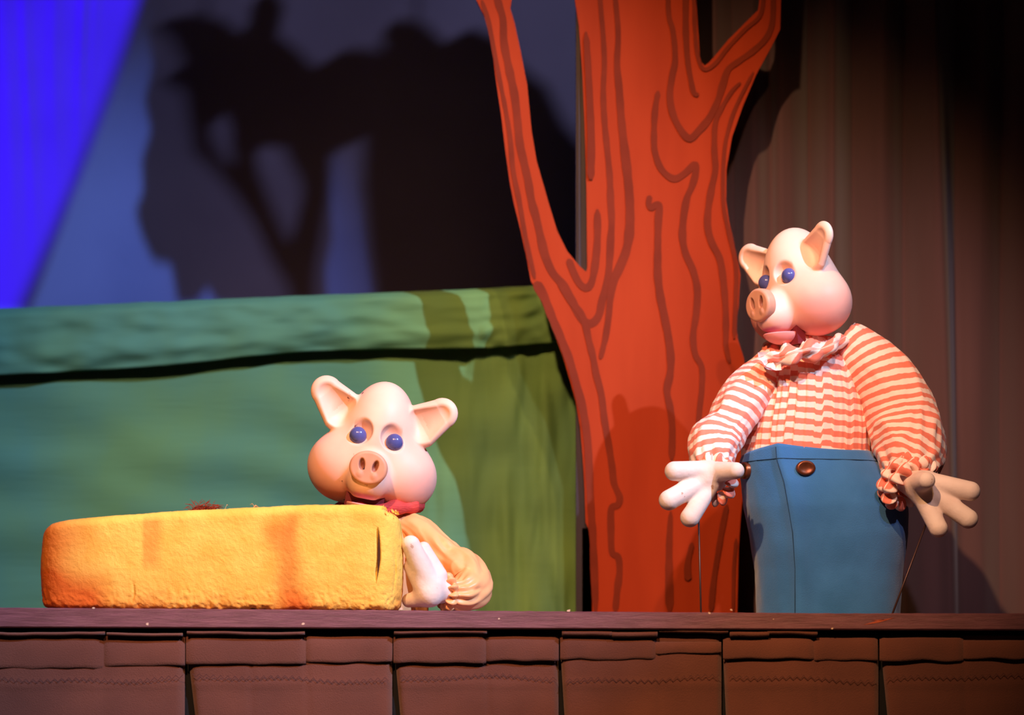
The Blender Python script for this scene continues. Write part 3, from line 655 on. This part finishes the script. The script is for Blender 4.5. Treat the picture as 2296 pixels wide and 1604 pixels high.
def ruffle(name, ctr, normal, R1, R2, minor, lobes, mat, parent, org, axis=None, seed=1, amp=.45, flare=0.0):
    nv_ = Vector(normal).normalized(); a1 = (Vector(axis) if axis else Vector((0, 0, 1))); a1 = (a1-nv_*a1.dot(nv_)).normalized(); a2 = nv_.cross(a1)
    nu, nw = 14, lobes*10; V = []; st = []
    for j in range(nw):
        t = j/nw*2*PI; lob = math.sin(lobes*t+1.8*nz(seed, math.cos(t)*2, math.sin(t)*2)); g2 = nz(seed+3, math.cos(t)*3, math.sin(t)*3)
        rad = a1*math.cos(t)+a2*math.sin(t); c = ctr+a1*math.cos(t)*R1+a2*math.sin(t)*R2+nv_*minor*(.35*lob*amp*2+.5*g2)
        for i in range(nu):
            a = i/nu*2*PI; m_ = minor*(1+amp*lob+.25*g2); V.append(c+rad*(m_*math.cos(a))+nv_*(m_*(1.1+flare)*math.sin(a))); st.append(j/nw*lobes*.8+a/6)
    f = []
    for j in range(nw):
        j2 = (j+1) % nw
        for i in range(nu): f.append((j*nu+i, j*nu+(i+1) % nu, j2*nu+(i+1) % nu, j2*nu+i))
    o = obj(name, V, f, mat, parent, True, {'stripe': st}, org=org)
    bm = bmesh.new(); bm.from_mesh(o.data); bmesh.ops.recalc_face_normals(bm, faces=bm.faces); bm.to_mesh(o.data); bm.free(); return o
def hand(caps, k, parent, org, h=0.0028):
    """caps: (px, py, y, radius px) pairs"""
    C = []
    for (a, b) in caps:
        C.append((tuple(P(*a[:3])), tuple(P(*b[:3])), a[3]*(DCAM+a[2])/F, b[3]*(DCAM+b[2])/F))
    def fn(p):
        d = None
        for a, b, ra, rb in C:
            e = cone(p, a, b, ra, rb); d = e if d is None else smin(d, e, k)
        return d
    lo = [min(min(c[0][i], c[1][i])-max(c[2], c[3]) for c in C)-.01 for i in range(3)]; hi = [max(max(c[0][i], c[1][i])+max(c[2], c[3]) for c in C)+.01 for i in range(3)]
    V, Fc, n = nets(fn, lo, hi, h)
    return obj('hand', V, Fc, m_hand, parent, True, None, n, org=org)
def rod(a, b, r, parent, org, name='control_rod', mat=None):
    d = (b-a).normalized(); u = d.orthogonal().normalized(); v = d.cross(u); V = []
    for p in (a, b):
        for i in range(8): V.append(p+u*(r*math.cos(i*PI/4))+v*(r*math.sin(i*PI/4)))
    return obj(name, V, grid_faces(8, 2, True)+[tuple(reversed(range(8))), tuple(range(8, 16))], mat or m_rod, parent, True, org=org)

def crease(s, a, seed, fs=3.0, fa=1.5):
    q = (math.cos(a)*fa+seed, math.sin(a)*fa, s*fs); r1 = 1-abs(nz(*q))*2.2; r2 = 1-abs(nz(q[0]*2.1, q[1]*2.1+7, q[2]*2.2))*2.2
    return .065*max(0, r1)**2+.035*max(0, r2)**2-.03
# ------------------------------------------------------------------ pig eating the loaf
p1 = thing('pig_puppet', 'pink pig puppet in a peach blouse biting into the yellow foam loaf', 'puppet', (P(860, 0, .2).x, 0.2, FZ))
make_head(p1, P(843, 1010, 0.175), 1.033, 0, 11, 2, m_skin1, -17, 0.55)
O1 = p1.location
def d_torso1(s, a): return .05*math.sin(9*a+3*s)+.05*nz(math.cos(a)*2, math.sin(a)*2, s*4)
blouse = tube('blouse', [P(850, 1150, .2), P(858, 1190, .2), P(862, 1260, .2), P(865, 1380, .2), P(865, 1520, .2)], [.05, .085, .095, .094, .09], m_peach, p1, O1, disp=d_torso1)
def d_slv1(s, a):
    w_ = .05*math.sin(3*a+14*s)+.10*abs(nz(math.cos(a)*1.6+3, math.sin(a)*1.6, s*6))*2-.08
    return w_+1.3*crease(s, a, 5.5, 2.2, .9)+.16*max(0, s-.72)/.28*math.sin(11*a)-.10*math.exp(-((s-.40)/.035)**2)*(.6+.4*math.cos(a+1))
tube('sleeve', [P(900, 1180, .17), P(936, 1192, .14), P(985, 1243, .11), P(1036, 1283, .08), P(1058, 1315, .04), P(1034, 1334, .0), P(1008, 1333, -.02)], [.030, .038, .045, .050, .047, .038, .028], m_peach, blouse, O1, disp=d_slv1)
ruffle('cuff', P(1004, 1328, -.02), (-.85, -.5, -.05), .033, .028, .0085, 13, m_peach, blouse, O1, seed=4, amp=.5)
ruffle('scarf', P(806, 1146, .18), (-.10, -.1, 1), .136, .072, .015, 11, m_red, p1, O1, axis=(1, 0, 0), seed=9, amp=.25)
hand([((1000, 1328, -.02, 26), (968, 1322, -.045, 34)), ((962, 1312, -.055, 27), (921, 1222, -.075, 21)), ((958, 1330, -.06, 24), (922, 1272, -.05, 17)), ((965, 1338, -.06, 24), (917, 1347, -.03, 16)), ((985, 1290, -.04, 18), (950, 1230, -.04, 15))], .012, p1, O1)
rod(P(862, 1500, .2), Vector((P(862, 0, .2).x, .2, FZ)), .014, p1, O1, 'support_pole', m_wood)
p1['group'] = 'pig puppets'

# ------------------------------------------------------------------ pig in the striped shirt
Y2 = 0.30
p2 = thing('pig_puppet', 'pink pig puppet in coral striped shirt and blue trousers, arms spread, beside the red tree', 'puppet', (P(1850, 0, Y2).x, Y2, FZ), 'pig puppets')
O2 = p2.location
make_head(p2, P(1786, 648, Y2-.02), 0.87*1.07, -51, -8, -3, m_skin2, -8, 1.0, 1.12)
# trousers: barrel with a front crease
tp = [(1004, 1808, 149), (1040, 1815, 158), (1090, 1838, 174), (1140, 1851, 183), (1200, 1858, 176), (1280, 1858, 164), (1370, 1856, 160), (1500, 1854, 156), (1640, 1852, 150)]
rows_ = np.concatenate([[1004, 1012], np.linspace(1020, 1370, 40), [1430, 1500, 1570, 1640]])
def trouser_pt(px_row, a, off=0.0):
    c = np.interp(px_row, [t[0] for t in tp], [t[1] for t in tp]); hw = np.interp(px_row, [t[0] for t in tp], [t[2] for t in tp])
    ca, sa = math.cos(a), math.sin(a)                 # a = 0 to the viewer's right, pi/2 to the viewer
    k = (abs(ca)**2.5+abs(sa)**2.5)**(-1/2.5)
    cre = 0.075*math.exp(-((a-2.02)/.10)**2)-0.02*math.exp(-((a-2.45)/.3)**2)-0.03*math.exp(-((a-1.80)/.16)**2)
    k *= 1+cre+off
    py = px_row
    if px_row < 1045:                                  # waist line: peak at the crease, sinking to both sides
        w_ = (1045-px_row)/41; py = px_row+w_*((26*max(0, (a-2.05))/1.0 if a > 2.05 else 14*math.sin(min(1, (2.05-a)/1.2)*PI*.6)) if 0 < a < PI+.6 else 20)
    b = P(c, py, Y2); return Vector((b.x+hw*.00105*k*ca, Y2-hw*.00105*.78*k*sa, b.z))
ns = 120; V = []
for r in rows_:
    for i in range(ns):
        a = i/ns*2*PI; wr = .012*nz(math.cos(a)*3, math.sin(a)*3, r/70)+.006*nz(math.cos(a)*8, math.sin(a)*8, r/40); V.append(trouser_pt(r, a, wr))
nout = len(V)
for r in (1004, 1060):                                # turned-in upper edge
    for i in range(ns): V.append(trouser_pt(r, i/ns*2*PI, -.035 if r == 1004 else -.04))
f = grid_faces(ns, len(rows_), True)
g2 = [tuple(nout+i for i in reversed(q)) for q in grid_faces(ns, 2, True)]
g3 = [(i, nout+i, nout+(i+1) % ns, (i+1) % ns) for i in range(ns)]
tro = obj('trousers', V, [tuple(reversed(q)) for q in f]+g2+g3, m_pants, p2, True, org=O2)
bm = bmesh.new(); bm.from_mesh(tro.data); bmesh.ops.recalc_face_normals(bm, faces=bm.faces); bm.to_mesh(tro.data); bm.free()
def seamline(pl, r, name):
    V = []; m = len(pl)
    for i in range(m):
        t = (pl[min(i+1, m-1)]-pl[max(i-1, 0)]).normalized(); u = t.orthogonal().normalized(); v = t.cross(u)
        for k in range(6): V.append(pl[i]+u*(r*math.cos(k*PI/3))+v*(r*math.sin(k*PI/3)))
    return obj(name, V, grid_faces(6, m, True), m_seam, tro, True, org=O2)
seamline([trouser_pt(1038, a, .004) for a in np.linspace(.1, PI+.3, 60)], .0011, 'waistband_seam')
seamline([trouser_pt(r, 2.08, .002) for r in np.linspace(1012, 1400, 50)], .0012, 'crease_seam')
def button(px, py, rx, rz, a):
    c = min((trouser_pt(r, t, .0) for r in np.linspace(1040, 1070, 16) for t in np.linspace(.6, PI+.2, 90)), key=lambda v: ((v.x/(DCAM+v.y)*F+1148)-px)**2+((HR-(v.z-ZC)/(DCAM+v.y)*F)-py)**2)
    nrm = Vector((math.cos(a), -math.sin(a), 0)); u = nrm.cross(Vector((0, 0, 1))).normalized(); V = []
    prof = [(0.0, .006), (.55, .006), (.75, .0085), (.92, .0075), (1.0, .004), (1.0, -.004)]
    for q, h_ in prof:
        for i in range(28):
            t = i/28*2*PI; V.append(c+u*(rx*max(q, .01)*math.cos(t))+Vector((0, 0, rz*max(q, .01)*math.sin(t)))+nrm*(h_+.003))
    o = obj('button', V, grid_faces(28, len(prof), True), m_copper, tro, True, org=O2)
    bm = bmesh.new(); bm.from_mesh(o.data); bmesh.ops.recalc_face_normals(bm, faces=bm.faces); bm.to_mesh(o.data); bm.free()
button(1806, 1049, .0225, .0175, PI/2-.1); button(1673, 1056, .0215, .0200, 2.75)
# shirt torso: gathered at the neck into vertical pleats
tq = [(758, 1806, 66), (785, 1806, 84), (815, 1812, 108), (850, 1816, 122), (900, 1816, 132), (960, 1812, 142), (1010, 1808, 144), (1080, 1812, 146)]
V = []; st = []; ns = 300; rr_ = np.linspace(758, 1080, 80)
pl_ = [random.random() for _ in range(60)]
for r in rr_:
    c = np.interp(r, [t[0] for t in tq], [t[1] for t in tq]); hw = np.interp(r, [t[0] for t in tq], [t[2] for t in tq])*.00105; u = (r-758)/322
    for i in range(ns):
        a = i/ns*2*PI; q = a/(2*PI)*44+.8*nz(math.cos(a)*3, math.sin(a)*3, 2); k = int(q) % 44; saw = q-int(q)
        amp = .050*(1-u)**1.2+.012+.012*pl_[k]; pleat = amp*(saw**1.6-.4)
        kk = (1+pleat+.02*nz(math.cos(a)*2, math.sin(a)*2, u*3))
        b = P(c, r, Y2); V.append(Vector((b.x+hw*kk*math.cos(a), Y2-hw*.80*kk*math.sin(a), b.z)))
        st.append(r/25.2+.5*(pl_[k]-.5)*(1.1-.4*u)*(1 if pl_[(k+7) % 44] > .35 else .2)+.12*math.cos(a*2+1))
shirt = obj('shirt', V, [tuple(reversed(q)) for q in grid_faces(ns, len(rr_), True)]+[tuple(range(ns)), tuple(reversed(range((len(rr_)-1)*ns, len(rr_)*ns)))], m_stripe, p2, True, {'stripe': st}, org=O2)
bm = bmesh.new(); bm.from_mesh(shirt.data); bmesh.ops.recalc_face_normals(bm, faces=bm.faces); bm.to_mesh(shirt.data); bm.free()
def d_r(s, a): return crease(s, a, 2.3)*(.5+s)+.05*nz(math.cos(a)*1.3, math.sin(a)*1.3, s*3)*2+.10*max(0, s-.72)/.28*math.sin(12*a+2*s)+.05*max(0, .18-s)/.18*math.sin(13*a)+.05*math.sin(2*a+9*s)*s
tube('sleeve', [P(1890, 768, Y2-.02), P(1928, 792, Y2-.03), P(1982, 852, Y2-.05), P(2022, 935, Y2-.07), P(2040, 1000, Y2-.10), P(2036, 1052, Y2-.13), P(2030, 1078, Y2-.15)], [.050, .063, .076, .083, .080, .066, .046], m_stripe, shirt, O2, disp=d_r, period=.0262, tilt=.25)
def d_l(s, a): return crease(s, a, 8.1)*(.6+s)+.06*nz(math.cos(a)*1.4+5, math.sin(a)*1.4, s*4)*2+.10*max(0, s-.75)/.25*math.sin(12*a)+.06*max(0, .18-s)/.18*math.sin(11*a)-.18*math.exp(-((s-.56)/.05)**2)*(.6+.4*math.sin(a))
tube('sleeve', [P(1745, 800, Y2-.02), P(1712, 845, Y2-.03), P(1674, 890, Y2-.05), P(1640, 935, Y2-.08), P(1606, 985, Y2-.11), P(1598, 1030, Y2-.14), P(1602, 1062, Y2-.16)], [.040, .052, .060, .054, .058, .050, .036], m_stripe, shirt, O2, disp=d_l, period=.0262, tilt=-.25)
ruffle('cuff', P(2036, 1082, Y2-.16), (.55, -.60, -.58), .060, .050, .0125, 13, m_stripe, shirt, O2, axis=(.85, 0, .5), seed=2, amp=.5)
ruffle('cuff', P(2022, 1066, Y2-.145), (.55, -.60, -.58), .058, .050, .011, 12, m_stripe, shirt, O2, axis=(.85, 0, .5), seed=6, amp=.5)
ruffle('cuff', P(1604, 1074, Y2-.17), (-.45, -.80, -.25), .048, .042, .0115, 13, m_stripe, shirt, O2, seed=3, amp=.5)
# twisted collar
def collar_lobes():
    arc = [P(1712, 800, Y2-.10), P(1742, 806, Y2-.125), P(1775, 797, Y2-.14), P(1806, 790, Y2-.14), P(1838, 785, Y2-.13), P(1866, 776, Y2-.11), P(1890, 760, Y2-.07)]
    c = catmull([list(v) for v in arc], 120); V = []; st = []
    for j in range(120):
        t = Vector(c[min(j+1, 119)]-c[max(j-1, 0)]).normalized(); fr = Vector((0, -1, 0)); fr = (fr-t*fr.dot(t)).normalized(); bi = t.cross(fr); s = j/119
        r = (.0125+.0065*abs(math.sin(s*PI*4.5)))*(0.7+.5*math.sin(PI*min(1, max(0, s)))); tw = s*9
        for i in range(24):
            a = i/24*2*PI; k = r*(1+.30*math.sin(2*a+tw*2)+.10*math.sin(5*a-tw)); V.append(Vector(c[j])+fr*k*math.cos(a)+bi*k*math.sin(a)); st.append(a*.5+s*4)
    return obj('twisted_collar', V, grid_faces(24, 120, True)+[tuple(reversed(range(24))), tuple(range(119*24, 120*24))], m_stripe, shirt, True, {'stripe': st}, org=O2)
collar_lobes()
ruffle('neck_ruffle', P(1802, 784, Y2-.01), (-.08, -.18, 1), .083, .075, .013, 14, m_stripe, shirt, O2, axis=(1, 0, 0), seed=12, amp=.4)
# fan of folded cloth at the collar's end
V = []; f = []; st = []; c0 = P(1748, 786, Y2-.125)
for i in range(49):
    u = i/48; an = math.radians(188+u*85); fold = abs((u*6) % 2-1)
    for k in range(9):
        q = k/8; rad = .010+.040*q; V.append(c0+Vector((math.cos(an)*rad*1.05, -.004-.016*fold*q+.006*math.sin(q*PI), math.sin(an)*rad*.95))); st.append(fold*.55+.1)
nfan = len(V); V += [v+Vector((0, .003, 0)) for v in V]; st += st
f = grid_faces(9, 49); f += [tuple(nfan+i for i in reversed(q)) for q in f]
f += [(8+9*i, 8+9*(i+1), nfan+8+9*(i+1), nfan+8+9*i) for i in range(48)]
obj('collar_fan', V, f, m_stripe, shirt, True, {'stripe': st}, org=O2)
h1 = hand([((1606, 1076, .15, 26), (1588, 1070, .115, 34)), ((1585, 1055, .11, 22), (1512, 1057, .085, 22)), ((1578, 1078, .11, 22), (1500, 1122, .075, 23)), ((1592, 1092, .11, 19), (1547, 1161, .085, 22)), ((1604, 1058, .105, 23), (1650, 1056, .055, 19))], .010, p2, O2)
h2 = hand([((2036, 1080, .15, 28), (2066, 1092, .11, 38)), ((2085, 1082, .105, 23), (2176, 1102, .075, 22)), ((2088, 1106, .10, 21), (2171, 1164, .075, 22)), ((2070, 1118, .105, 22), (2104, 1185, .08, 21)), ((2056, 1084, .10, 25), (2078, 1078, .035, 19))], .010, p2, O2)
rod(P(1566, 1140, .10), P(1576, 1560, .13), .0021, p2, O2); rod(P(2080, 1165, .11), P(1955, 1500, .13), .0024, p2, O2)
rod(P(1852, 1580, Y2), Vector((P(1852, 0, Y2).x, Y2, FZ)), .016, p2, O2, 'support_pole', m_wood)
